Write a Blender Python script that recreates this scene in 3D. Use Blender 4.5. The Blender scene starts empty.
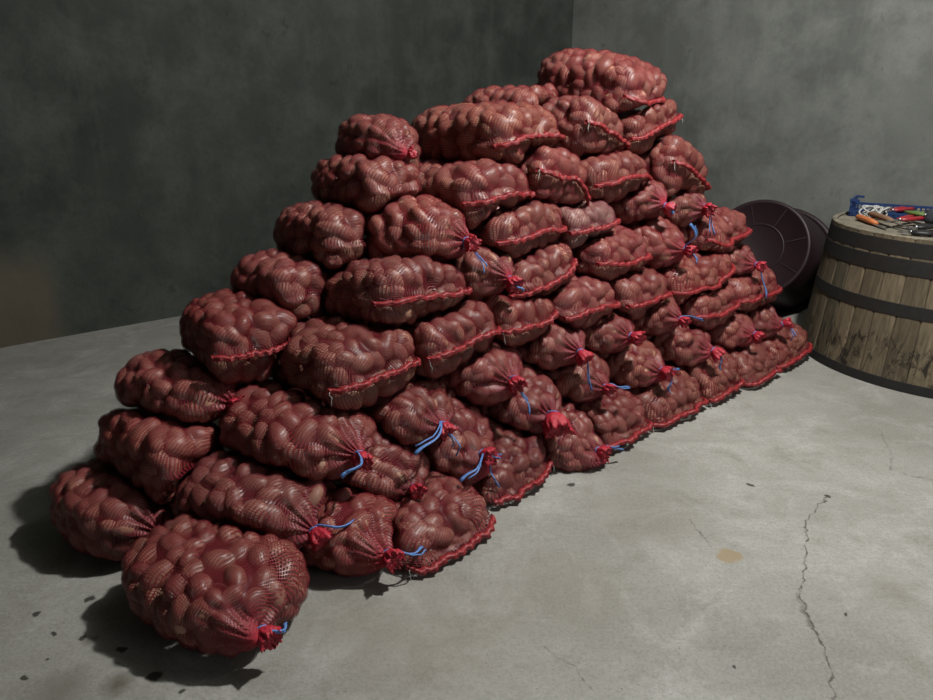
import bpy, math, random
import numpy as np
from mathutils import Vector, Matrix

SC = bpy.context.scene
COL = SC.collection
rad = math.radians
# ------------------------------------------------------------------ camera, world, light, exposure
CAM_H, PITCH, FPX = 1.45, rad(19), 700.0
cd = bpy.data.cameras.new('camera')
cd.sensor_fit = 'HORIZONTAL'; cd.sensor_width = 36.0; cd.lens = 36.0 * FPX / 933.0; cd.clip_start = 0.02
cam = bpy.data.objects.new('camera', cd); COL.objects.link(cam)
cam.location = (0, 0, CAM_H); cam.rotation_euler = (rad(90) - PITCH, 0, 0)
SC.camera = cam

wd = bpy.data.worlds.new('world'); SC.world = wd; wd.use_nodes = True
wd.node_tree.nodes['Background'].inputs[0].default_value = (0.55, 0.6, 0.6, 1)
wd.node_tree.nodes['Background'].inputs[1].default_value = 0.0

def lamp(name, loc, power, size, color=(1, 1, 1)):
    l = bpy.data.lights.new(name, 'POINT'); l.energy = power; l.shadow_soft_size = size; l.color = color
    o = bpy.data.objects.new(name, l); COL.objects.link(o); o.location = loc
    return o
lamp('ceiling_bulb', (1.75, 2.3, 3.8), 675, 0.09, (1.0, 0.98, 0.935))
dl = bpy.data.lights.new('fill_light', 'AREA'); dl.shape = 'RECTANGLE'; dl.size = 1.3; dl.size_y = 2.0; dl.energy = 20; dl.color = (0.93, 0.97, 1.0)
do = bpy.data.objects.new('fill_light', dl); COL.objects.link(do); do.location = (3.6, -0.6, 1.5)     # added fill light without a source in the room, lifts the sack fronts
do.rotation_euler = (Vector((1.0, 3.6, .8)) - do.location).to_track_quat('-Z', 'Y').to_euler()

SC.view_settings.view_transform = 'Standard'; SC.view_settings.look = 'None'
SC.view_settings.gamma = 1.0; SC.view_settings.use_curve_mapping = False
SC.view_settings.exposure = 0.0

# ------------------------------------------------------------------ small helpers
def ray(x, y):
    a = (x - 466.5) / FPX; b = (y - 350) / FPX
    return np.array([a, math.cos(PITCH) - b * math.sin(PITCH), -math.sin(PITCH) - b * math.cos(PITCH)])
EYE = np.array([0, 0, CAM_H])
def at_z(x, y, z=0.0):
    r = ray(x, y); return EYE + r * ((z - CAM_H) / r[2])
U = np.array([.766, .643, 0]); NRM = np.array([-.643, .766, 0])      # along the pile's front / into the pile
BASE = np.array([.387, 2.56, 0]); SLOPE = .35
def on_face(x, y):                                                   # point on the sloping front of the pile
    r = ray(x, y); t = (SLOPE * CAM_H - (EYE - BASE) @ NRM + 0) / (r @ NRM - SLOPE * r[2])
    return EYE + r * t
# the line above solves ((EYE+t r)-BASE).NRM = SLOPE*z ; EYE.NRM is zero because EYE is on the z axis

def mesh_obj(name, verts, faces, mat, parent=None, loc=(0, 0, 0), smooth=True):
    me = bpy.data.meshes.new(name)
    me.from_pydata([tuple(v) for v in verts], [], [tuple(f) for f in faces]); me.update()
    if smooth: me.polygons.foreach_set('use_smooth', [True] * len(me.polygons))
    o = bpy.data.objects.new(name, me); COL.objects.link(o)
    for m in (mat if isinstance(mat, (list, tuple)) else [mat]): me.materials.append(m)
    if parent: o.parent = parent
    else: o.location = loc
    return o
def quad_mesh(name, V, Q, mat, parent=None, uv=None, cols=None, bunch=None):    # numpy fast path, V (n,3), Q (m,k)
    me = bpy.data.meshes.new(name); k = Q.shape[1]
    me.vertices.add(len(V)); me.vertices.foreach_set('co', V.astype(np.float32).ravel())
    me.loops.add(Q.size); me.loops.foreach_set('vertex_index', Q.astype(np.int32).ravel())
    me.polygons.add(len(Q)); me.polygons.foreach_set('loop_start', np.arange(0, Q.size, k, dtype=np.int32))
    me.polygons.foreach_set('use_smooth', np.ones(len(Q), bool))
    me.update(calc_edges=True)
    if uv is not None:
        l = me.uv_layers.new(name='UVMap'); l.data.foreach_set('uv', uv.astype(np.float32).ravel())
    if cols is not None:
        c = me.color_attributes.new('Col', 'FLOAT_COLOR', 'POINT'); c.data.foreach_set('color', cols.astype(np.float32).ravel())
    if bunch is not None:
        c = me.attributes.new('bunch', 'FLOAT', 'POINT'); c.data.foreach_set('value', bunch.astype(np.float32).ravel())
    me.validate(); me.materials.append(mat)
    o = bpy.data.objects.new(name, me); COL.objects.link(o)
    if parent: o.parent = parent
    return o
def empty(name, loc, rotz=0.0):
    o = bpy.data.objects.new(name, None); o.empty_display_size = .05; COL.objects.link(o)
    o.location = loc; o.rotation_euler = (0, 0, rotz); return o
def tag(o, label, cat, group=None, kind=None):
    o['label'] = label; o['category'] = cat
    if group: o['group'] = group
    if kind: o['kind'] = kind
    return o
class MB:                                                            # small mesh builder
    def __init__(s): s.v = []; s.f = []
    def add(s, V, F):
        n = len(s.v); s.v += [tuple(map(float, v)) for v in V]; s.f += [tuple(i + n for i in f) for f in F]; return s
    def box(s, c, d, R=None):
        P = np.array([(x, y, z) for x in (-.5, .5) for y in (-.5, .5) for z in (-.5, .5)]) * np.array(d)
        if R is not None: P = P @ np.array(R).T
        return s.add(P + np.array(c), [(0, 1, 3, 2), (4, 6, 7, 5), (0, 4, 5, 1), (2, 3, 7, 6), (0, 2, 6, 4), (1, 5, 7, 3)])
    def lathe(s, prof, n=48, closed=False):
        m = len(prof); V = []
        for i in range(n):
            a = 2 * math.pi * i / n
            for r, z in prof: V.append((r * math.cos(a), r * math.sin(a), z))
        F = []
        for i in range(n):
            j = (i + 1) % n
            for k in range(m if closed else m - 1):
                k2 = (k + 1) % m
                F.append((i * m + k, j * m + k, j * m + k2, i * m + k2))
        return s.add(V, F)
    def tube(s, pts, r, n=6, flat=1.0, caps=True):
        P = np.array(pts, float); T = np.gradient(P, axis=0); T /= np.linalg.norm(T, axis=1)[:, None] + 1e-9
        rr = np.broadcast_to(np.array(r, float), (len(P),)); V = []; up = np.array([.13, .21, .97]); prev = None
        for i in range(len(P)):
            if prev is None: b = np.cross(T[i], up)
            else: b = prev - T[i] * (prev @ T[i])
            if np.linalg.norm(b) < 1e-5: b = np.cross(T[i], [1, 0, 0])
            b /= np.linalg.norm(b); prev = b; c = np.cross(T[i], b)
            for k in range(n):
                a = 2 * math.pi * k / n
                V.append(P[i] + rr[i] * (math.cos(a) * b + flat * math.sin(a) * c))
        F = [(i * n + k, i * n + (k + 1) % n, (i + 1) * n + (k + 1) % n, (i + 1) * n + k) for i in range(len(P) - 1) for k in range(n)]
        if caps: F += [tuple(range(n - 1, -1, -1)), tuple(range((len(P) - 1) * n, len(P) * n))]
        return s.add(V, F)
    def build(s, name, mat, parent=None, loc=(0, 0, 0), smooth=True): return mesh_obj(name, s.v, s.f, mat, parent, loc, smooth)
def bevel(o, w=.003, seg=2):
    m = o.modifiers.new('bevel', 'BEVEL'); m.width = w; m.segments = seg; m.limit_method = 'ANGLE'; return o

# ------------------------------------------------------------------ material helpers
class NT:
    def __init__(s, name):
        s.m = bpy.data.materials.new(name); s.m.use_nodes = True; s.t = s.m.node_tree; s.t.nodes.clear()
        s.out = s.n('ShaderNodeOutputMaterial')
    def n(s, typ, ins=None, **kw):
        nd = s.t.nodes.new(typ)
        for k, v in kw.items(): setattr(nd, k, v)
        for k, v in (ins or {}).items(): s.set(nd.inputs[k], v)
        return nd
    def set(s, sock, v):
        if isinstance(v, bpy.types.NodeSocket): s.t.links.new(v, sock)
        elif isinstance(v, bpy.types.Node): s.t.links.new(v.outputs[0], sock)
        else: sock.default_value = v
    def math(s, op, a, b=None, c=None, clamp=False):
        nd = s.n('ShaderNodeMath', operation=op, use_clamp=clamp); s.set(nd.inputs[0], a)
        if b is not None: s.set(nd.inputs[1], b)
        if c is not None: s.set(nd.inputs[2], c)
        return nd.outputs[0]
    def vm(s, op, a, b=None, sc=None):
        nd = s.n('ShaderNodeVectorMath', operation=op); s.set(nd.inputs[0], a)
        if b is not None: s.set(nd.inputs[1], b)
        if sc is not None: s.set(nd.inputs['Scale'], sc)
        return nd.outputs['Value'] if op in ('DOT_PRODUCT', 'LENGTH', 'DISTANCE') else nd.outputs[0]
    def noise(s, vec, scale, detail=4.0, rough=.55, dist=0.0):
        nd = s.n('ShaderNodeTexNoise', {'Vector': vec, 'Scale': scale, 'Detail': detail, 'Roughness': rough, 'Distortion': dist}); return nd.outputs['Fac']
    def ramp(s, fac, stops):
        nd = s.n('ShaderNodeValToRGB', {'Fac': fac}); e = nd.color_ramp.elements
        while len(e) < len(stops): e.new(.5)
        for el, (p, c) in zip(e, stops): el.position = p; el.color = (c, c, c, 1) if isinstance(c, (int, float)) else (*c, 1)
        return nd.outputs[0]
    def mix(s, fac, a, b, mode='MIX'):
        nd = s.n('ShaderNodeMix', data_type='RGBA', blend_type=mode)
        s.set(nd.inputs[0], fac); s.set(nd.inputs[6], a if not isinstance(a, tuple) else (*a[:3], 1)); s.set(nd.inputs[7], b if not isinstance(b, tuple) else (*b[:3], 1))
        return nd.outputs[2]
    def pos(s): return s.n('ShaderNodeTexCoord').outputs['Object']
    def scale(s, v, sx, sy, sz): return s.n('ShaderNodeMapping', {'Vector': v, 'Scale': (sx, sy, sz)}).outputs[0]
    def bsdf(s, col, rough=.6, spec=.4, bump=None, bs=.3, bd=.01, metal=0.0, **kw):
        p = s.n('ShaderNodeBsdfPrincipled'); s.set(p.inputs['Base Color'], (*col, 1) if isinstance(col, tuple) and len(col) == 3 else col)
        s.set(p.inputs['Roughness'], rough); s.set(p.inputs['Specular IOR Level'], spec); p.inputs['Metallic'].default_value = metal
        if bump is not None:
            b = s.n('ShaderNodeBump', {'Strength': bs, 'Distance': bd, 'Height': bump}); s.set(p.inputs['Normal'], b.outputs[0])
        return p
    def done(s, shader): s.set(s.out.inputs[0], shader.outputs[0]); return s.m

def plain(name, col, rough=.5, spec=.4, var=.25, scale=30, metal=0.0):
    t = NT(name); v = t.pos(); f = t.noise(v, scale, 3)
    c = t.mix(f, tuple(x * (1 - var) for x in col), tuple(min(1, x * (1 + var)) for x in col))
    return t.done(t.bsdf(c, rough, spec, f, .15, .002, metal))

# floor: trowelled concrete with its stains, spots and cracks
def floor_material():
    t = NT('concrete_floor'); v = t.pos()
    big = t.noise(v, 1.1, 5, .6); mid = t.noise(v, 4.5, 6, .62, .4); fine = t.noise(v, 55, 5, .7); grain = t.noise(v, 95, 4, .75)
    c = t.mix(t.ramp(big, [(.32, 0.0), (.68, 1.0)]), (.19, .185, .165), (.345, .345, .32))
    c = t.mix(t.math('MULTIPLY', t.ramp(mid, [(.50, 0.0), (.70, 1.0)]), .75), c, (.17, .163, .14))
    c = t.mix(t.math('MULTIPLY', t.ramp(t.noise(v, 2.4, 7, .7, 1.0), [(.50, 0.0), (.66, 1.0)]), .7), c, (.40, .40, .38))
    streak = t.noise(t.scale(v, 2.2, 9, 1), 1.0, 6, .65, .6)
    c = t.mix(t.math('MULTIPLY', t.ramp(streak, [(.50, 0.0), (.72, 1.0)]), .35), c, (.14, .135, .115))
    c = t.mix(t.math('MULTIPLY', t.ramp(fine, [(.35, 1.0), (.55, 0.0)]), .35), c, (.15, .145, .125))
    c = t.mix(t.math('MULTIPLY', t.ramp(grain, [(.35, 0.0), (.7, 1.0)]), .30), c, (.44, .44, .42))
    c = t.mix(t.math('MULTIPLY', t.ramp(t.noise(v, 130, 3, .7), [(.50, 0.0), (.68, 1.0)]), .38), c, (.13, .125, .108))
    pits = t.n('ShaderNodeTexVoronoi', {'Vector': v, 'Scale': 34.0}).outputs['Distance']
    keep = t.noise(v, 9, 2)
    c = t.mix(t.math('MULTIPLY', t.ramp(pits, [(.05, 1.0), (.10, 0.0)]), t.ramp(keep, [(.55, 0.0), (.62, .8)])), c, (.09, .085, .072))
    # wobbling coordinates for the hand-placed marks
    wob = t.vm('SCALE', t.vm('SUBTRACT', t.n('ShaderNodeTexNoise', {'Vector': v, 'Scale': 26.0, 'Detail': 4.0}).outputs['Color'], (.5, .5, .5)), sc=.045)
    w = t.vm('MULTIPLY', t.vm('ADD', v, wob), (1, 1, 0))
    def spot(px, py, r, col, soft=.35, k=1.0, stretch=None):
        nonlocal c
        g = at_z(px, py); d = t.vm('DISTANCE', w, (g[0], g[1], 0))
        c = t.mix(t.math('MULTIPLY', t.math('SUBTRACT', 1.0, t.n('ShaderNodeMapRange', {'Value': d, 'From Min': r * (1 - soft), 'From Max': r}).outputs[0]), k), c, col)
    dark = (.022, .019, .015)
    for px, py, r in ((90, 599, .020), (36, 614, .014), (83, 638, .013), (122, 650, .017), (182, 692, .014), (54, 634, .010), (24, 678, .011), (155, 676, .022), (46, 661, .009), (572, 485, .019), (751, 485, .016), (828, 496, .016), (845, 613, .007), (735, 667, .008)):
        spot(px, py, r, dark, .4, .9)
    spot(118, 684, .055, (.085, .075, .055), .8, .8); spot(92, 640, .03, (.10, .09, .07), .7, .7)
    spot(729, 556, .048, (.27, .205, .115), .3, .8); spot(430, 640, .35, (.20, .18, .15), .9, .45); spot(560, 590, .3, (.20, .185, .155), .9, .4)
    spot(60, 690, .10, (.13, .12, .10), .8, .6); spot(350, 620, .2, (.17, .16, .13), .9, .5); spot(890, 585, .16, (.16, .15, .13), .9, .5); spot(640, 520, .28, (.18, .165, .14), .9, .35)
    def crack(pts, width, k):
        nonlocal c
        dmin = None
        for (x0, y0), (x1, y1) in zip(pts[:-1], pts[1:]):
            a = at_z(x0, y0); b = at_z(x1, y1); ba = b - a
            pa = t.vm('SUBTRACT', w, (a[0], a[1], 0))
            h = t.math('MULTIPLY', t.vm('DOT_PRODUCT', pa, (ba[0], ba[1], 0)), 1 / float(ba @ ba), clamp=True)
            q = t.n('ShaderNodeVectorMath', operation='SCALE'); q.inputs[0].default_value = (ba[0], ba[1], 0); t.set(q.inputs['Scale'], h)
            d = t.vm('DISTANCE', pa, q.outputs[0])
            dmin = d if dmin is None else t.math('MINIMUM', dmin, d)
        brk = t.ramp(t.noise(v, 30, 3), [(.38, .25), (.58, 1.0)])
        m = t.n('ShaderNodeMapRange', {'Value': dmin, 'From Min': width * .4, 'From Max': width, 'To Min': k, 'To Max': 0.0}).outputs[0]
        c = t.mix(t.math('MULTIPLY', m, brk), c, (.05, .045, .038))
    crack([(828, 496), (806, 520), (806, 560), (801, 590), (806, 612), (820, 640), (830, 668), (834, 700)], .0045, .85)
    crack([(801, 590), (800, 600), (810, 625)], .013, .55)
    crack([(690, 520), (712, 548)], .004, .6); crack([(545, 648), (575, 668), (592, 690)], .0035, .45)
    crack([(880, 430), (892, 455), (890, 470)], .004, .5); crack([(905, 474), (933, 480)], .005, .6)
    rough = t.ramp(mid, [(.3, .62), (.7, .85)])
    h = t.math('ADD', t.math('MULTIPLY', fine, .6), t.math('MULTIPLY', mid, 1.6))
    return t.done(t.bsdf(c, rough, .35, h, .25, .006))

def wall_material(name, dark, light, patch=None):
    t = NT(name); v = t.pos()
    big = t.noise(v, .9, 5, .6, .3); cloud = t.noise(v, 2.6, 6, .66, .15); fine = t.noise(v, 38, 5, .7)
    streak = t.noise(t.scale(v, 7, 7, .55), 1.0, 5, .6, .3)
    c = t.mix(t.ramp(big, [(.3, 0.0), (.7, 1.0)]), dark, light)
    c = t.mix(t.math('MULTIPLY', t.ramp(cloud, [(.42, 0.0), (.66, 1.0)]), .75), c, tuple(x * 1.35 for x in light))
    c = t.mix(t.math('MULTIPLY', t.ramp(streak, [(.54, 0.0), (.74, 1.0)]), .35), c, tuple(x * 1.35 for x in light))
    c = t.mix(t.math('MULTIPLY', t.ramp(t.noise(v, 5.5, 6, .72, .3), [(.60, 0.0), (.70, 1.0)]), .5), c, tuple(x * .6 for x in dark))
    c = t.mix(t.math('MULTIPLY', t.ramp(t.noise(t.scale(v, 12, 12, 7), 1.0, 6, .75, .5), [(.66, 0.0), (.74, 1.0)]), .5), c, tuple(min(1, x * 1.7) for x in light))
    c = t.mix(t.math('MULTIPLY', t.ramp(fine, [(.3, 1.0), (.5, 0.0)]), .3), c, dark)
    if patch:                                                        # a brownish soft-edged rectangle at the foot of the wall
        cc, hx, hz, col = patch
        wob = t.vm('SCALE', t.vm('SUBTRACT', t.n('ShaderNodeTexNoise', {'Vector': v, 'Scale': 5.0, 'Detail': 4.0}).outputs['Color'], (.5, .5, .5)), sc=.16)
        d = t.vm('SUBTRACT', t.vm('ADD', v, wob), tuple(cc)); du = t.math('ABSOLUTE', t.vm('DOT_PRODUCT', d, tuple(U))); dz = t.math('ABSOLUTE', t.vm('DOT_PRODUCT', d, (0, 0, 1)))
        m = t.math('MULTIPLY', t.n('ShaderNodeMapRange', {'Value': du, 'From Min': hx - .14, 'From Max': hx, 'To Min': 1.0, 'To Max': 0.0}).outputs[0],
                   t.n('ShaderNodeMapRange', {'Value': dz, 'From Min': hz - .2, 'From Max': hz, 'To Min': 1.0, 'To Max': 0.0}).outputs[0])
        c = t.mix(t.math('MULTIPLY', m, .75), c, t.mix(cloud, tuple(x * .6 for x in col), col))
    h = t.math('ADD', t.math('MULTIPLY', cloud, 2.0), t.math('MULTIPLY', fine, .4))
    return t.done(t.bsdf(c, .8, .3, h, .35, .008))

# ------------------------------------------------------------------ the cellar
CORNER = np.array([1.06, 7.655, 0]); RW = np.array([.643, -.766, 0])   # right wall runs from the corner along RW
ROOM_H = 4.2; LEN_L, LEN_R = 8.0, 9.6
def P2(a, b): return CORNER - U * a + RW * b
M_floor = floor_material()
M_wl = wall_material('plaster_shaded', (.019, .0225, .0195), (.043, .049, .0435), (at_z(2, 347) + np.array([0, 0, .20]), .42, .46, (.120, .102, .072)))  # right wall's plaster darkened: the left wall's dimmer light put into the colour
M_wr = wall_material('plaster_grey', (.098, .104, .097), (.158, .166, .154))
M_ceil = wall_material('plaster_ceiling', (.05, .05, .045), (.08, .08, .075))
def slab(name, quad, thick, mat):                                    # quad extruded away from the room
    q = np.array(quad); n = np.cross(q[1] - q[0], q[3] - q[0]); n /= np.linalg.norm(n)
    V = np.vstack([q, q - n * thick]); F = [(0, 1, 2, 3), (7, 6, 5, 4)] + [(i, i + 4, (i + 1) % 4 + 4, (i + 1) % 4) for i in range(4)]
    o = mesh_obj(name, V, F, mat, smooth=False); o['kind'] = 'structure'; return o
Z = np.array([0, 0, ROOM_H])
c0, c1, c2, c3 = P2(0, 0), P2(LEN_L, 0), P2(LEN_L, LEN_R), P2(0, LEN_R)
slab('floor', [c1, c2, c3, c0], .1, M_floor)
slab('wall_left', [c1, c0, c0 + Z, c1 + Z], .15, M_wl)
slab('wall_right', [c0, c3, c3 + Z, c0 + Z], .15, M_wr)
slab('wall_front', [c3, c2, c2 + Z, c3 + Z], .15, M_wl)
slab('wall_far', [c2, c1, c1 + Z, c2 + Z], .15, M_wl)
slab('ceiling', [c0 + Z, c3 + Z, c2 + Z, c1 + Z], .12, M_ceil)

# ------------------------------------------------------------------ sack materials
def net_material(name, pu, pv, wu, wv, col, open_=True):
    t = NT(name); uv = t.n('ShaderNodeUVMap').outputs[0]
    wob = t.vm('SCALE', t.vm('SUBTRACT', t.n('ShaderNodeTexNoise', {'Vector': uv, 'Scale': 22.0, 'Detail': 2.0}).outputs['Color'], (.5, .5, .5)), sc=.012)
    s = t.n('ShaderNodeSeparateXYZ', {0: t.vm('ADD', uv, wob)})
    dens = t.n('ShaderNodeAttribute', attribute_name='bunch').outputs['Fac']
    def line(x, p, w):
        f = t.math('ABSOLUTE', t.math('SUBTRACT', t.math('FRACT', t.math('DIVIDE', x, p)), .5))
        return t.math('SUBTRACT', 1.0, t.math('SMOOTH_MIN', 1.0, t.math('MAXIMUM', 0.0, t.math('DIVIDE', t.math('SUBTRACT', f, t.math('MULTIPLY', dens, w * .7)), w * .6)), .02))
    a = line(s.outputs[0], pu, wu); b = line(s.outputs[1], pv, wv)
    m = t.math('MAXIMUM', a, b)
    tint = t.n('ShaderNodeObjectInfo').outputs['Color']
    p = t.bsdf(t.mix(1.0, t.mix(t.math('MULTIPLY', t.math('SUBTRACT', dens, 1.0), .2, clamp=True), (*col, 1), (.36, .020, .040)), tint, 'MULTIPLY'), t.math('ADD', .40, t.math('MULTIPLY', t.math('SUBTRACT', dens, 1.0), .2, clamp=True)), .6, m, .9, .002)
    if not open_: return t.done(p)
    tr = t.n('ShaderNodeBsdfTransparent'); mx = t.n('ShaderNodeMixShader')
    t.set(mx.inputs[0], m); t.set(mx.inputs[1], tr.outputs[0]); t.set(mx.inputs[2], p.outputs[0])
    return t.done(mx)
M_net = net_material('red_net', .0092, .0064, .15, .15, (.215, .018, .028))
def fabric(name, col, rough=.4, scale=160):
    t = NT(name); v = t.pos(); f = t.noise(v, scale, 3, .7)
    c = t.mix(t.ramp(f, [(.3, 0.0), (.7, 1.0)]), tuple(x * .45 for x in col), col)
    return t.done(t.bsdf(c, rough, .5, f, .7, .003))
M_seam = fabric('red_seam_webbing', (.36, .030, .036))
M_ruff = fabric('red_gathered_net', (.58, .028, .055), .4, 260)
M_blue = fabric('blue_twine', (.13, .30, .72), .35, 300)
M_white = fabric('white_thread', (.55, .55, .53), .5, 300)
def potato_material():
    t = NT('potato_skin'); v = t.pos()
    a = t.n('ShaderNodeVertexColor', layer_name='Col').outputs[0]
    f = t.noise(v, 45, 5, .65); g = t.noise(v, 160, 3, .6)
    c = t.mix(t.math('MULTIPLY', t.ramp(f, [(.4, 0.0), (.7, 1.0)]), .5), a, (.20, .105, .07))
    c = t.mix(t.math('MULTIPLY', t.ramp(g, [(.62, 0.0), (.72, 1.0)]), .4), c, (.14, .075, .05))
    return t.done(t.bsdf(c, .55, .35, g, .15, .001))
M_pot = potato_material()

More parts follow.
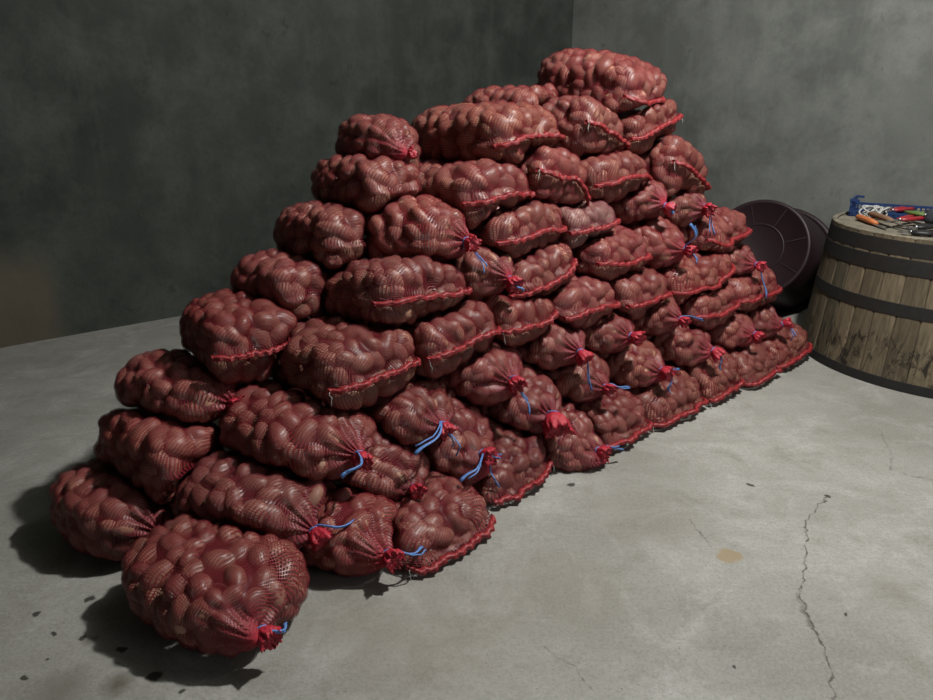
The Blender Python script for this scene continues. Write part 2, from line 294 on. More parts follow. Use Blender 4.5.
# ------------------------------------------------------------------ sacks: what stands where
# kind 'S' = sewn end faces out (points along the seam, in the photo), 'T' = tied end faces out (the knot)
ZC = [.115, .30, .475, .635, .80, .975, 1.145, 1.345, 1.53]
ORD = 'bottom second third fourth fifth sixth seventh eighth ninth'.split()
NTH = 'first second third fourth fifth sixth seventh eighth ninth tenth eleventh twelfth'.split()
SPECS = [
 # bottom row
 dict(i=1, y0=-.10, off=(-.015, -.235), k='T', L=0, p=[(226, 592)], yaw=15, a=.215, b=0.135, zc=0.125, strings=[('r', .05)]),
 dict(i=3, y0=-0.05, off=(.08, -.12), k='T', L=0, p=[(342, 551)], yaw=12, a=.19, b=.125, strings=[('R', .10)]),
 dict(i=4, off=(0, -.12), k='S', L=0, p=[(392, 566), (422, 548), (443, 534), (482, 524)]),
 dict(i=5, k='S', L=0, p=[(497, 511), (520, 490), (537, 476), (556, 464)]),
 dict(i=6, off=(0, -.05), k='T', L=0, p=[(592, 456)], a=.18, b=.135, strings=[('R', .10)]),
 dict(i=7, k='S', L=0, p=[(598, 460), (607, 447), (630, 432), (655, 424)]),
 dict(i=8, k='S', L=0, p=[(657, 430), (671, 419), (694, 407), (712, 403)]),
 dict(i=9, k='S', L=0, p=[(712, 405), (729, 389), (750, 378)]),
 dict(i=10, k='S', L=0, p=[(746, 399), (751, 384), (763, 374), (780, 369)]),
 dict(i=101, k='S', L=0, p=[(780, 371), (797, 356), (815, 345)]),
 # second row
 dict(i=11, dz=-0.055, k='T', L=1, p=[(311, 530)], yaw=13, a=.22, b=0.155, zc=.255, strings=[('R', .12)]),
 dict(i=13, dz=-0.01, k='T', L=1, p=[(416, 499)], yaw=10, a=0.215, b=0.15, zc=.25),
 dict(i=14, k='T', L=1, p=[(487, 471)], yaw=8, a=.18, b=.135, zc=.26, strings=[('L', .18), ('D', .14), ('R', .03)]),
 dict(i=15, k='T', L=1, p=[(553, 418)], a=.19, b=.14, ruff=1.5),
 dict(i=16, k='T', L=1, p=[(603, 388)], a=.19, b=.125, strings=[('R', .08)]),
 dict(i=17, k='T', L=1, p=[(661, 374)], a=.19, b=.125, strings=[('R', .09), ('D', .12)], tan=1),
 dict(i=18, k='T', L=1, p=[(709, 352)], a=.19, b=.125, strings=[('D', .12)]),
 dict(i=19, k='T', L=1, p=[(752, 336)], a=.19, b=.125),
 dict(i=20, k='T', L=1, p=[(780, 327)], a=.16, b=.125, strings=[('D', .1)]),
 # third row
 dict(i=21, dz=-.03, len=.62, k='T', L=2, p=[(356, 455)], yaw=13, a=0.235, b=0.155, zc=.41, strings=[('L', .12)]),
 dict(i=23, dz=-.02, k='T', L=2, p=[(442, 427)], yaw=10, a=.19, b=.13, zc=.40, strings=[('L', .19), ('D', .13)]),
 dict(i=24, k='T', L=2, p=[(513, 384)], a=.20, b=.145, zc=.46, strings=[('D', .15)]),
 dict(i=25, k='T', L=2, p=[(577, 352)], a=.19, b=.13, strings=[('D', .18)]),
 dict(i=26, k='T', L=2, p=[(629, 338)], a=.19, b=.125),
 dict(i=27, k='T', L=2, p=[(678, 320)], a=.17, b=.12, strings=[('R', .13)]),
 dict(i=28, k='S', L=2, p=[(703, 319), (724, 313), (745, 304)]),
 dict(i=281, k='S', L=2, p=[(746, 303), (765, 296), (784, 288)]),
 # fourth row
 dict(i=29, dz=-.01, a=.225, len=.64, k='S', L=3, p=[(334, 393), (370, 381), (402, 370), (432, 362)], yaw=8, b=.15),
 dict(i=30, dz=-.02, k='S', L=3, p=[(434, 361), (460, 348), (489, 334), (508, 331)], yaw=6, b=.13),
 dict(i=31, k='S', L=3, p=[(509, 334), (535, 325), (561, 314)], b=.12),
 dict(i=32, k='S', L=3, p=[(569, 319), (590, 308), (627, 304)], b=.125),
 dict(i=33, k='S', L=3, p=[(628, 306), (650, 299), (680, 294)], b=.125),
 dict(i=34, k='S', L=3, p=[(684, 296), (713, 285), (738, 266)], b=.13),
 dict(i=35, k='T', L=3, p=[(753, 265)], a=.17, b=.125, strings=[('D', .2)]),
 # fifth row
 dict(i=37, dz=-.045, a=0.26, len=0.72, k='S', L=4, p=[(384, 305), (410, 297), (443, 291), (480, 294)], yaw=6, b=.15),
 dict(i=38, k='T', L=4, p=[(506, 277)], yaw=8, a=.18, b=.13, strings=[('d', .05)]),
 dict(i=39, k='S', L=4, p=[(521, 300), (550, 284), (582, 262)], b=.125),
 dict(i=40, k='S', L=4, p=[(601, 265), (632, 260), (660, 257)], b=.13),
 dict(i=41, k='T', L=4, p=[(682, 251)], a=.19, b=.14, strings=[('U', .12), ('D', .08)]),
 dict(i=42, k='S', L=4, p=[(711, 240), (724, 247), (742, 238), (761, 230)], b=.13),
 # sixth row
 dict(i=44, dz=-.02, len=0.74, k='T', L=5, p=[(466, 241)], yaw=22, a=.20, b=0.175, flat=1, strings=[('D', .13)]),
 dict(i=45, k='S', L=5, p=[(502, 245), (543, 230), (577, 228)], yaw=6, b=.13),
 dict(i=46, k='S', L=5, p=[(574, 234), (600, 228), (624, 221)], b=.11, pale=1),
 dict(i=47, k='T', L=5, p=[(663, 202)], a=.19, b=.13, strings=[('D', .05)]),
 dict(i=48, k='T', L=5, p=[(704, 210)], a=.18, b=.13, strings=[('D', .15)]),
 # seventh row
 dict(i=50, dz=-.025, a=0.235, len=0.7, k='S', L=6, p=[(468, 207), (492, 196), (520, 194), (548, 194)], yaw=6, b=.15),
 dict(i=51, k='S', L=6, p=[(537, 170), (552, 177), (577, 178), (590, 196), (601, 212)], b=.15),
 dict(i=52, k='S', L=6, p=[(601, 187), (620, 180), (637, 175), (658, 180)], b=.13),
 dict(i=53, off=(.05, 0), k='S', L=6, p=[(665, 162), (680, 170), (696, 179), (718, 191)], b=0.18, yaw=8),
 # eighth row
 dict(i=55, a=0.235, len=0.68, k='S', L=7, p=[(497, 149), (515, 141), (540, 138), (575, 139)], yaw=6, b=.155, tan=1),
 dict(i=56, k='S', L=7, p=[(585, 122), (608, 133), (625, 140), (638, 150)], b=.15, yaw=8),
 dict(i=57, k='S', L=7, p=[(639, 139), (663, 125), (685, 115)], b=.13),
 # crown of the pile
 dict(i=60, off=(.06, 0), k='S', L=8, p=[(620, 97), (635, 101), (655, 101), (673, 102)], yaw=8, b=.17, a=.23, zc=1.51, pitch=9, len=.66),
 # second row of the pile, seen over the stepped end: rear and front end points at their own height
 dict(i=2, k='T', L=0, ctr=(114, 500, .74), a=.20, b=.14, shy=1, yaw=14),
 dict(i=12, k='S', L=1, ctr=(164, 446, .72), a=.20, b=0.16, shy=1, yaw=14),
 dict(i=22, k='T', L=2, ctr=(182, 390, .77), a=.20, b=.135, yaw=20, strings=[('D', .03)]),
 dict(i=36, k='S', L=3, ctr=(236, 333, .74), a=.20, b=.145, yaw=-4),
 dict(i=43, k='S', L=4, Lh=.21, ctr=(282, 288, .78), a=.18, b=.14, shy=1),
 dict(i=49, k='S', L=5, Lh=.22, ctr=(325, 238, .78), a=.18, b=.14, shy=1),
 dict(i=54, k='S', L=6, Lh=.23, ctr=(362, 188, .80), a=.18, b=.135, shy=1),
 dict(i=58, k='T', L=7, ruff=.6, Lh=.18, ctr=(378, 152, .82), a=.165, b=.15, y0=-.05, shy=1),
 dict(i=59, k='S', L=8, ctr=(508, 114, 1.0), a=.20, b=.13, shy=1),
]
def unit(v): return v / np.linalg.norm(v)
class Sack: pass
SACKS = []
for sp in SPECS:
    s = Sack(); s.sp = sp; s.k = sp['k']; rng = np.random.default_rng(1000 + sp['i']); s.rng = rng
    Lh = sp.get('len', .57) / 2
    if 'ctr' in sp:
        px, py, dd = sp['ctr']; r = ray(px, py); t = (dd + BASE @ NRM) / (r @ NRM); C = EYE + r * t; Lh = sp.get('Lh', .25)
        if sp['L'] == 0: C[2] = .125
        yw = rad(sp.get('yaw', 8)); f = unit(math.sin(yw) * U - math.cos(yw) * NRM)
        Rm = np.array([f, math.cos(yw) * U + math.sin(yw) * NRM, [0, 0, 1.0]])
        s.y0 = sp.get('y0', 0.0); s.a = sp['a'] * .87; s.wpts = [(-.2, 0.0), (.2, 0.0)]
    else:
        P = np.array([on_face(*q) for q in sp['p']]); T = P[0] if s.k == 'T' else .5 * (P[0] + P[-1])
        ss = (T - BASE) @ U
        yaw = rad(sp.get('yaw', np.interp(ss, [-.6, .5, 1.5], [8, 5, 3]) + rng.normal(0, 2.5)))
        f = unit(math.sin(yaw) * U - math.cos(yaw) * NRM); l = unit(math.cos(yaw) * U + math.sin(yaw) * NRM)
        pit = rad(sp.get('pitch', 0)); up = np.array([0, 0, 1.0])
        f, up = f * math.cos(pit) - up * math.sin(pit), up * math.cos(pit) + f * math.sin(pit)
        if s.k == 'S':
            d = P[-1] - P[0]; roll = .6 * math.atan2(d[2], abs(d @ l) + 1e-6) if sp['L'] else 0.0
            roll = max(-.5, min(.5, roll)); l, up = l * math.cos(roll) + up * math.sin(roll), up * math.cos(roll) - l * math.sin(roll)
            s.a = sp.get('a', max(.16, .5 * abs(d @ l) + .025))
        else: s.a = sp['a']
        Rm = np.array([f, l, up])
        zc = sp.get('zc', T[2] + min(.075 if sp['L'] == 0 else .035 if s.k == 'T' else .012, max(-.03, ZC[sp['L']] - T[2])))
        nose = .02 if s.k == 'T' else .012
        C = T - f * (Lh + nose); zc += sp.get('dz', 0.0); C[2] += zc - T[2]
        q = (P - C) @ Rm.T; s.wpts = sorted((float(y), float(np.clip(z, max(-.10, .034 - zc), .10))) for x, y, z in q)
        s.y0 = sp.get('y0', 0.0)
        if s.k == 'T': C = C - l * s.y0
        if 'off' in sp: C = C + U * sp['off'][0] + NRM * sp['off'][1]
        if s.k == 'T': s.wpts = [(-.3, s.wpts[0][1]), (.3, s.wpts[0][1])]
    s.Rm, s.C, s.Lh, s.b = Rm, C, Lh, sp.get('b', .125)
    xs = np.linspace(-.3, .3, 61); ys = np.interp(xs, *zip(*s.wpts)); ker = np.exp(-.5 * (np.arange(-6, 7) / 2.5) ** 2); ker /= ker.sum()
    s.wx, s.wy = xs, np.convolve(np.pad(ys, 6, 'edge'), ker, 'valid')
    SACKS.append(s)
def w_of(s, y): return np.interp(y, s.wx, s.wy)
def sstep(a, b, x): t = np.clip((x - a) / (b - a), 0, 1); return t * t * (3 - 2 * t)
def field(s, P):                                                     # <1 inside the sack's own plump shape
    q = (P - s.C) @ s.Rm.T
    X = q[..., 0] / s.Lh
    zz = q[..., 2] - w_of(s, q[..., 1]) * sstep(.1, 1.0, X)
    Y = np.abs(q[..., 1]) / s.a; Zb = np.abs(zz) / s.b; aX = np.abs(X)
    m = 2.5
    rnd = ((Y ** m + Zb ** m) ** (2.7 / m) + aX ** 2.7) ** (1 / 2.7)
    if s.k == 'T': return rnd
    qq = m + 2.5 * np.clip(X, 0, 1)
    pil = (((aX + 1e-9) ** 3.8 + (Zb + 1e-9) ** 3.8) ** (qq / 3.8) + (Y + 1e-9) ** qq) ** (1 / qq)
    return np.where(X > 0, pil, rnd)

# potato template: lumpy ellipsoid variants
def ico(sub):
    import bmesh
    bm = bmesh.new(); bmesh.ops.create_icosphere(bm, subdivisions=sub, radius=1)
    V = np.array([v.co[:] for v in bm.verts]); F = np.array([[v.index for v in f.verts] for f in bm.faces]); bm.free(); return V, F
IV, IF = ico(2)
prng = np.random.default_rng(5); PVAR = []
for _ in range(8):
    d = prng.normal(size=(5, 3)); d /= np.linalg.norm(d, axis=1)[:, None]
    bump = sum(prng.uniform(-.10, .12) * np.exp(-3 * (1 - IV @ k)) for k in d)
    PVAR.append(IV * (1 + bump)[:, None])

NTg, NV = 104, 120
def build_sack(s, label, group):
    rng = s.rng; sp = s.sp
    nb = [o for o in SACKS if o is not s and np.linalg.norm(o.C - s.C) < .75]
    # rays out of the sack's core
    g = np.linspace(-1, 1, NTg); core = s.Lh - .11
    cap = .30
    xc = np.clip(g / (1 - cap), -1, 1) * core
    ph = np.where(np.abs(g) > 1 - cap, (np.abs(g) - (1 - cap)) / cap, 0) * (math.pi / 2) * np.sign(g)
    th = np.linspace(0, 2 * math.pi, NV, endpoint=False)
    D = np.stack([np.sin(ph)[:, None] + 0 * th, np.cos(ph)[:, None] * np.cos(th), np.cos(ph)[:, None] * np.sin(th)], -1)
    Cq = np.zeros((NTg, NV, 3)); Cq[..., 0] = xc[:, None]; Cq[..., 2] = (w_of(s, 0.0) * .8 * sstep(.1, 1, xc / s.Lh))[:, None]; Cq[..., 1] = (s.y0 * sstep(.1, .9, xc / s.Lh))[:, None]
    Dw = D @ s.Rm; Cw = Cq @ s.Rm + s.C
    lo = np.zeros((NTg, NV)); hi = np.full((NTg, NV), .42); hif = hi.copy(); lof = lo.copy()
    for _ in range(11):
        mid = .5 * (lo + hi); P = Cw + Dw * mid[..., None]; fs = field(s, P); ok = (fs < 1) & (P[..., 2] > .005)
        for o in nb: ok &= fs + .07 < field(o, P)
        lo = np.where(ok, mid, lo); hi = np.where(ok, hi, mid)
        mf = .5 * (lof + hif); okf = field(s, Cw + Dw * mf[..., None]) < 1
        lof = np.where(okf, mf, lof); hif = np.where(okf, hif, mf)
    press = lof - lo
    r = lo
    for _ in range(2): r = .5 * r + .25 * (np.roll(r, 1, 1) + np.roll(r, -1, 1))
    r[1:-1] = .5 * r[1:-1] + .25 * (r[:-2] + r[2:])
    P = Cq + D * r[..., None]                                         # local coordinates from here on
    def normals(P):
        dt = np.gradient(P, axis=0); dv = np.roll(P, -1, 1) - np.roll(P, 1, 1)
        N = np.cross(dv, dt); l = np.linalg.norm(N, axis=-1, keepdims=True); N = np.where(l > 1e-9, N / np.maximum(l, 1e-9), D)
        N[0] = [-1, 0, 0]; N[-1] = [1, 0, 0]; return N * np.sign((N * D).sum(-1, keepdims=True) + 1e-9)
    N = normals(P)
    # potatoes packed against the net
    area = np.linalg.norm(np.cross(np.gradient(P, axis=0), np.gradient(P, axis=1)), axis=-1).ravel()
    free = (press.ravel() < .05) & (area > 1e-7)
    wgt = np.where(free, area, 0); idx = rng.choice(len(wgt), size=2800, p=wgt / wgt.sum())
    pc = []; pr = []; PP = P.reshape(-1, 3); NN = N.reshape(-1, 3)
    base_r = rng.uniform(.033, .039) * (1.05 if sp['L'] > 5 else 1.0)
    acc = np.zeros((0, 3)); accr = np.zeros(0); chosen = []
    for i in idx:
        rr = base_r * rng.uniform(.72, 1.25)
        if len(acc) and (np.linalg.norm(acc - PP[i], axis=1) < .80 * (accr + rr)).any(): continue
        acc = np.vstack([acc, PP[i]]); accr = np.append(accr, rr); chosen.append(i)
    H = np.full(len(PP), -.021); pv = []; pf = []; pcol = []
    pale = sp.get('pale'); tan = sp.get('tan')
    sackshift = rng.uniform(-.12, .12)
    for n_, (i, rr) in enumerate(zip(chosen, accr)):
        n = NN[i]; t1 = unit(np.cross(n, rng.normal(size=3))); t2 = np.cross(n, t1)
        ra = rr * rng.uniform(1.12, 1.5); rb = rr * rng.uniform(.86, 1.0); rc = rr * rng.uniform(.78, .95)
        tilt = rng.normal(0, .18); a1 = t1 * math.cos(tilt) + n * math.sin(tilt); a3 = n * math.cos(tilt) - t1 * math.sin(tilt)
        A = np.stack([a1 * ra, t2 * rb, a3 * rc], 1)                   # unit sphere -> ellipsoid
        c = PP[i] - n * rc * rng.uniform(.86, 1.12)
        Ai = np.linalg.inv(A)
        near = np.where(np.linalg.norm(PP - c, axis=1) < ra + .05)[0]
        o = (PP[near] - NN[near] * .05 - c) @ Ai.T; d = NN[near] @ Ai.T
        aa = (d * d).sum(1); bb = (o * d).sum(1); cc = (o * o).sum(1) - 1; disc = bb * bb - aa * cc
        hit = disc > 0; tx = (-bb + np.sqrt(np.maximum(disc, 0))) / aa - .05
        H[near] = np.where(hit, np.maximum(H[near], tx), H[near])
        V = PVAR[rng.integers(8)] @ A.T + c; pv.append(V); pf.append(IF + n_ * len(IV))
        m = rng.uniform(.72, 1.22) + sackshift; red = rng.uniform(0, 1)
        col = np.array([.40, .225, .150]) * (1 - red) + np.array([.31, .138, .102]) * red
        if tan: col = np.array([.37, .205, .125])
        if pale: col = np.array([.46, .36, .28])
        pcol.append(np.tile(np.append(col * m, 1), (len(V), 1)))
    # the net hangs over them like a skin and dips a little in between
    H = H.reshape(NTg, NV); Hr = H.copy()
    for _ in range(9):
        av = .25 * (np.roll(H, 1, 1) + np.roll(H, -1, 1) + np.vstack([H[:1], H[:-1]]) + np.vstack([H[1:], H[-1:]]))
        H = np.maximum(Hr, av - .0009)
    H[0] = H[0].mean(); H[-1] = H[-1].mean()
    S = P + N * (np.maximum(H, -.02) + .0034)[..., None]
    tip = s.Lh
    wy = w_of(s, S[..., 1])
    if s.k == 'T':
        rho = np.hypot(S[..., 1] - s.y0, S[..., 2] - w_of(s, 0.0)); fr = S[..., 0] > 0
        k0 = int(rng.integers(11, 16)); ph0 = rng.uniform(0, 6); an = np.arctan2(S[..., 2] - w_of(s, 0.0), S[..., 1] - s.y0)
        pl = .0060 * np.sin(k0 * an + ph0 + 1.5 * np.sin(3 * an)) * sstep(.012, .035, rho) * (1 - sstep(.06, .15, rho))
        S[..., 0] += np.where(fr, pl + .042 * np.exp(-(rho / .042) ** 2), 0)
        S[..., 1:] *= np.where(fr, 1 + 1.2 * pl, 1)[..., None]
    else:
        dz = S[..., 2] - wy; fr = (S[..., 0] > s.Lh * .55)
        S[..., 0] += np.where(fr, .016 * np.exp(-(dz / .016) ** 2), 0)
    bunch = np.ones((NTg, NV))
    if s.k == 'T': bunch = np.where(fr & (S[..., 0] > s.Lh * .3), np.clip(.115 / (rho + .012), 1, 6), 1.0)
    S[0] = S[0].mean(0); S[-1] = S[-1].mean(0)
    # net coordinates: u along the sack, v across
    du = np.linalg.norm(np.diff(P, axis=0), axis=-1).mean(1); uu = np.concatenate([[0], np.cumsum(du)])
    vv = th * .165
    if s.k == 'S': vs = np.where(np.sin(th) > 0, 1, -1)[None, :] * P[..., 1]
    i0 = np.arange(NTg - 1)[:, None] * NV + np.arange(NV)[None, :]; j1 = (np.arange(NV) + 1) % NV
    i1 = np.arange(NTg - 1)[:, None] * NV + j1[None, :]
    Q = np.stack([i0, i1, i1 + NV, i0 + NV], -1).reshape(-1, 4)
    UV = np.zeros((NTg - 1, NV, 4, 2)); vn = np.append(vv, 2 * math.pi * .165)
    UV[..., 0, 0] = UV[..., 1, 0] = uu[:-1, None]; UV[..., 2, 0] = UV[..., 3, 0] = uu[1:, None]
    UV[..., 0, 1] = UV[..., 3, 1] = vn[None, :-1]; UV[..., 1, 1] = UV[..., 2, 1] = vn[None, 1:]
    # root sits at the base of the sack
    root_loc = np.array([s.C[0], s.C[1], float(((S.reshape(-1, 3) @ s.Rm) + s.C)[:, 2].min())])
    def W(V): return np.asarray(V) @ s.Rm + s.C - root_loc
    root = empty('potato_sack', tuple(root_loc)); tag(root, label, 'sack', group)
    net = quad_mesh('net_bag', W(S.reshape(-1, 3)), Q, M_net, root, UV.reshape(-1, 2), None, bunch)
    v = rng.uniform(.78, 1.15); gb = rng.uniform(.8, 1.25); net.color = (v, v * gb, v * gb, 1)
    if pale: net.color = (1.1, 2.6, 2.4, 1)
    po = quad_mesh('potatoes', W(np.vstack(pv)), np.vstack(pf), M_pot, root, None, np.vstack(pcol)); po['kind'] = 'stuff'
    if s.k == 'S' and not sp.get('shy'):
        # stitched hem along the nose of the sack
        n = 70; a_s = s.a * .93; ys = np.linspace(-a_s, a_s, n); pts = []
        ridge = S[NTg // 2:].reshape(-1, 3)
        for y in ys:
            zt = float(w_of(s, y)); sel = ridge[(np.abs(ridge[:, 1] - y) < .012) & (np.abs(ridge[:, 2] - zt) < .022)]
            x = sel[:, 0].max() if len(sel) else np.nan
            pts.append((x, y, zt))
        pts = np.array(pts); okp = ~np.isnan(pts[:, 0]); pts = pts[okp]
        if len(pts) > 8:
            ker = np.ones(5) / 5; pts[:, 0] = np.convolve(np.pad(pts[:, 0], 2, 'edge'), ker, 'valid')
            wob = np.cumsum(rng.normal(0, .0016, len(pts))); wob -= np.linspace(wob[0], wob[-1], len(pts)); pts[:, 2] += wob + .0016 * np.sin(np.arange(len(pts)) * 1.1)
            # drop stretches squeezed between neighbours
            sec = [(-.005, .0095), (.006, .0085), (.016, .006), (.011, .0005), (.018, -.003), (.010, -.0082), (-.005, -.0075)]
            V = []; 
            for k_, p in enumerate(pts):
                j = rng.normal(0, .0011, 2); fl = 1 + .25 * math.sin(k_ * .9 + sp['i'])
                for dx, dz in sec: V.append(p + np.array([dx * fl + j[0], 0, dz + j[1]]))
            m = len(sec); F = [(a * m + b, a * m + (b + 1) % m, (a + 1) * m + (b + 1) % m, (a + 1) * m + b) for a in range(len(pts) - 1) for b in range(m)]
            F += [tuple(range(m)), tuple(range(len(V) - 1, len(V) - 1 - m, -1))]
            mesh_obj('seam', W(V), F, M_seam, root)
            e = pts[0] if rng.random() < .6 else pts[-1]                # loose white stitching thread
            if rng.random() < .55:
                th_ = [e + np.array([.012, 0, 0]) + np.array([.012 * q_ + rng.normal(0, .002), rng.normal(0, .003), -.045 * q_ * q_]) for q_ in np.linspace(0, 1, 6)]
                MB().tube(W(th_), .0016, 5).build('loose_thread', M_white, root)
    elif s.k == 'T' and not (sp.get('shy') and sp['i'] != 58):
        w0 = float(w_of(s, 0.0)); base = np.array([S[-1, 0, 0] - .006, S[-1, 0, 1], S[-1, 0, 2]]); sz = sp.get('ruff', 1.0) * rng.uniform(.95, 1.3)
        dr = rng.normal(0, .25, 2) + np.array([0, -.25]); ax = unit(np.array([1, dr[0], dr[1]])); b1 = unit(np.cross(ax, [0, 0, 1])); b2 = np.cross(ax, b1)
        nr, na = 9, 44; V = []
        fl = rng.uniform(.75, 1.2, na); fl = (fl + np.roll(fl, 1) + np.roll(fl, -1)) / 3; lob = 1 + .12 * np.sin(np.arange(na) * 2 * math.pi / na * 5 + rng.uniform(0, 6)) + .10 * np.sin(np.arange(na) * 2 * math.pi / na * 11)
        for q_ in range(nr):
            t_ = q_ / (nr - 1); rad_ = (.012 + .016 * math.sin(min(1, t_ * 1.25) * math.pi * .5)) * sz; x_ = .046 * sz * t_
            for k_ in range(na):
                a_ = 2 * math.pi * k_ / na; rr_ = rad_ * (1 + (lob[k_] * fl[k_] - 1) * t_) * (1 + rng.normal(0, .07)); xx = x_ * (1 + .5 * (fl[k_] - 1) * 3 * t_) + rng.normal(0, .0018) * t_
                V.append(base + ax * xx + rr_ * (math.cos(a_) * b1 + math.sin(a_) * b2))
        for q_ in range(4):                                             # crumpled middle of the tuft
            t_ = 1 - (q_ + 1) / 5
            for k_ in range(na):
                a_ = 2 * math.pi * k_ / na; rr_ = (.003 + .024 * t_) * sz * (1 + .3 * (lob[k_] - 1)); xx = (.040 + .009 * math.sin(k_ * 1.9 + q_ * 2.3)) * sz
                V.append(base + ax * (xx + rng.normal(0, .002)) + rr_ * (math.cos(a_) * b1 + math.sin(a_) * b2))
        nr2 = nr + 4
        F = [(q_ * na + k_, q_ * na + (k_ + 1) % na, (q_ + 1) * na + (k_ + 1) % na, (q_ + 1) * na + k_) for q_ in range(nr2 - 1) for k_ in range(na)]
        F.append(tuple(range((nr2 - 1) * na, nr2 * na)))
        mesh_obj('ruff', W(V), F, M_ruff, root)
        mb = MB()                                                       # twine wound round the neck, with its loose ends
        ring = [base + ax * (.004 + .003 * math.sin(a_ * 2)) + .0145 * sz * (math.cos(a_) * b1 + math.sin(a_) * b2) for a_ in np.linspace(0, 4 * math.pi, 41)]
        mb.tube(W(ring), .0026, 5)
        if sp.get('flat'):                                              # broad tape-like winding
            mb.tube(W([base - ax * .012 + ax * .034 * a_ / 37.7 + .019 * sz * (math.cos(a_) * b1 + math.sin(a_) * b2) for a_ in np.linspace(0, 12 * math.pi, 120)]), .0042, 5)
        for dirn, ln in sp.get('strings', []):
            dv = {'L': (-1, .12), 'R': (1, .1), 'D': (.15, -1), 'U': (-.5, 1), 'r': (1, -.1), 'd': (0, -1)}[dirn]
            side = np.array([0, dv[0], dv[1]]); m = 14; pts = []
            w1, w2 = rng.uniform(0, 6, 2)
            # start on the neck, bow outwards, then lie along the face of the pile
            for q_ in np.linspace(0, 1, m):
                out_ = .014 + .045 * math.sin(min(1, q_ * 1.4) * math.pi * .5) + .012 * math.sin(q_ * 5 + w1)
                sag = -.35 * ln * q_ * q_ if dirn in 'LR' else 0
                pts.append(base + np.array([out_, 0, .012]) + side * ln * q_ + np.array([0, .008 * math.sin(q_ * 6 + w2), sag + .004 * math.sin(q_ * 9)]))
            pts = W(pts)
            if root_loc[2] < .05: pts[:, 2] = np.maximum(pts[:, 2], .006 - root_loc[2])
            mb.tube(pts, np.interp(np.linspace(0, 1, m), [0, .55, .8, 1], [.0036, .0044, .0058, .0085]), 6, .45)
            p2 = pts + rng.normal(0, .001, pts.shape) + np.linspace(0, .012, m)[:, None] * rng.normal(0, 1, 3)
            mb.tube(p2[: m - 2], .0030, 5)
        mb.build('twine', M_blue, root)
    return root

front = {}
for s in SACKS:
    if 'ctr' not in s.sp: front.setdefault(s.sp['L'], []).append(s)
SPECIAL = {
 60: 'red net potato sack with stitched seam lying alone on the very top of the pile',
 1: 'tied red net potato sack on the floor at the foremost corner of the pile',
 46: 'stitched net sack of pale whitish potatoes in the sixth row up',
 15: 'tied net potato sack in the second row with a big bright red ruff',
 44: 'tied net sack with broad blue winding round its neck, sixth row up',
 2: 'red net sack lying on the floor behind the foremost sack, at the stepped end',
 12: 'red net sack on the second step of the stepped end, above the lowest back sack',
 22: 'net sack with pointed tip towards the wall, third step of the stepped end',
 36: 'back sack with red stitched seam showing, fourth step of the stepped end',
 43: 'small back sack with closed flat end, fifth step of the stepped end',
 49: 'back sack on the sixth step, directly behind the sack with broad blue winding',
 54: 'round ended back sack on the seventh step of the stepped end',
 58: 'dark back sack with small red tuft, uppermost step of the stepped end',
 59: 'dark sack peeking out behind the topmost rows, beside the crowning sack',
}
for L, lst in front.items():
    lst.sort(key=lambda s: -(s.C @ U))
    for n_, s in enumerate(lst):
        if s.sp['i'] in SPECIAL: continue
        look = ('tied red net potato sack with blue twine' if s.sp.get('strings') else 'tied red net potato sack with short tuft') if s.k == 'T' else 'red net potato sack with stitched seam'
        SPECIAL[s.sp['i']] = f'{look}, {ORD[L]} row, {NTH[n_]} from the vat end'
for s in SACKS: build_sack(s, SPECIAL[s.sp['i']], 'net sacks of potatoes in the pile')

# ------------------------------------------------------------------ wooden vat
def wood_material(name, c0, c1, stave=True):
    t = NT(name); v = t.pos()
    a = t.n('ShaderNodeVertexColor', layer_name='Col').outputs[0] if stave else None
    s = t.scale(v, 14, 14, 1.3)
    gr = t.noise(s, 2.0, 6, .65, .5); big = t.noise(t.scale(v, 4, 4, 1.5), 1.0, 4, .6); fine = t.noise(t.scale(v, 90, 90, 5), 1.0, 4, .6)
    c = t.mix(t.ramp(gr, [(.3, 0.0), (.7, 1.0)]), c0, c1)
    c = t.mix(t.math('MULTIPLY', t.ramp(fine, [(.4, 0.0), (.65, 1.0)]), .45), c, tuple(x * .4 for x in c0))
    c = t.mix(t.math('MULTIPLY', t.ramp(big, [(.48, 0.0), (.66, 1.0)]), .55), c, (.055, .058, .045))
    # black mould spots in the lower third, where the wood stood in the wet
    z = t.n('ShaderNodeSeparateXYZ', {0: v}).outputs[2]
    spots = t.ramp(t.noise(t.scale(v, 22, 22, 9), 1.0, 5, .75, .6), [(.50, 0.0), (.60, 1.0)])
    low = t.n('ShaderNodeMapRange', {'Value': t.math('ADD', z, t.math('MULTIPLY', t.math('SUBTRACT', big, .5), .25)), 'From Min': .20, 'From Max': .34, 'To Min': .9, 'To Max': 0.0}).outputs[0]
    if stave:
        c = t.mix(t.math('MULTIPLY', spots, low), c, (.016, .013, .012))
        c = t.mix(1.0, c, a, 'MULTIPLY')
    return t.done(t.bsdf(c, .8, .25, gr, .35, .004))
M_wood = wood_material('weathered_oak', (.125, .102, .070), (.245, .205, .145))
M_plank = wood_material('grey_planks', (.16, .14, .105), (.27, .24, .185), False)
M_iron = plain('blackened_iron', (.019, .018, .017), .65, .3, .4, 40)
VAT = np.array([2.93, 4.07, 0]); RB, RT, VH = .80, .725, .81
def r_at(z): return RB + (RT - RB) * z / VH
vat = tag(empty('wooden_vat', tuple(VAT)), 'old upturned wooden vat with dark hoops standing beside the pile of sacks', 'vat')
NS = 40; vr = np.random.default_rng(9); V = []; F = []; C_ = []
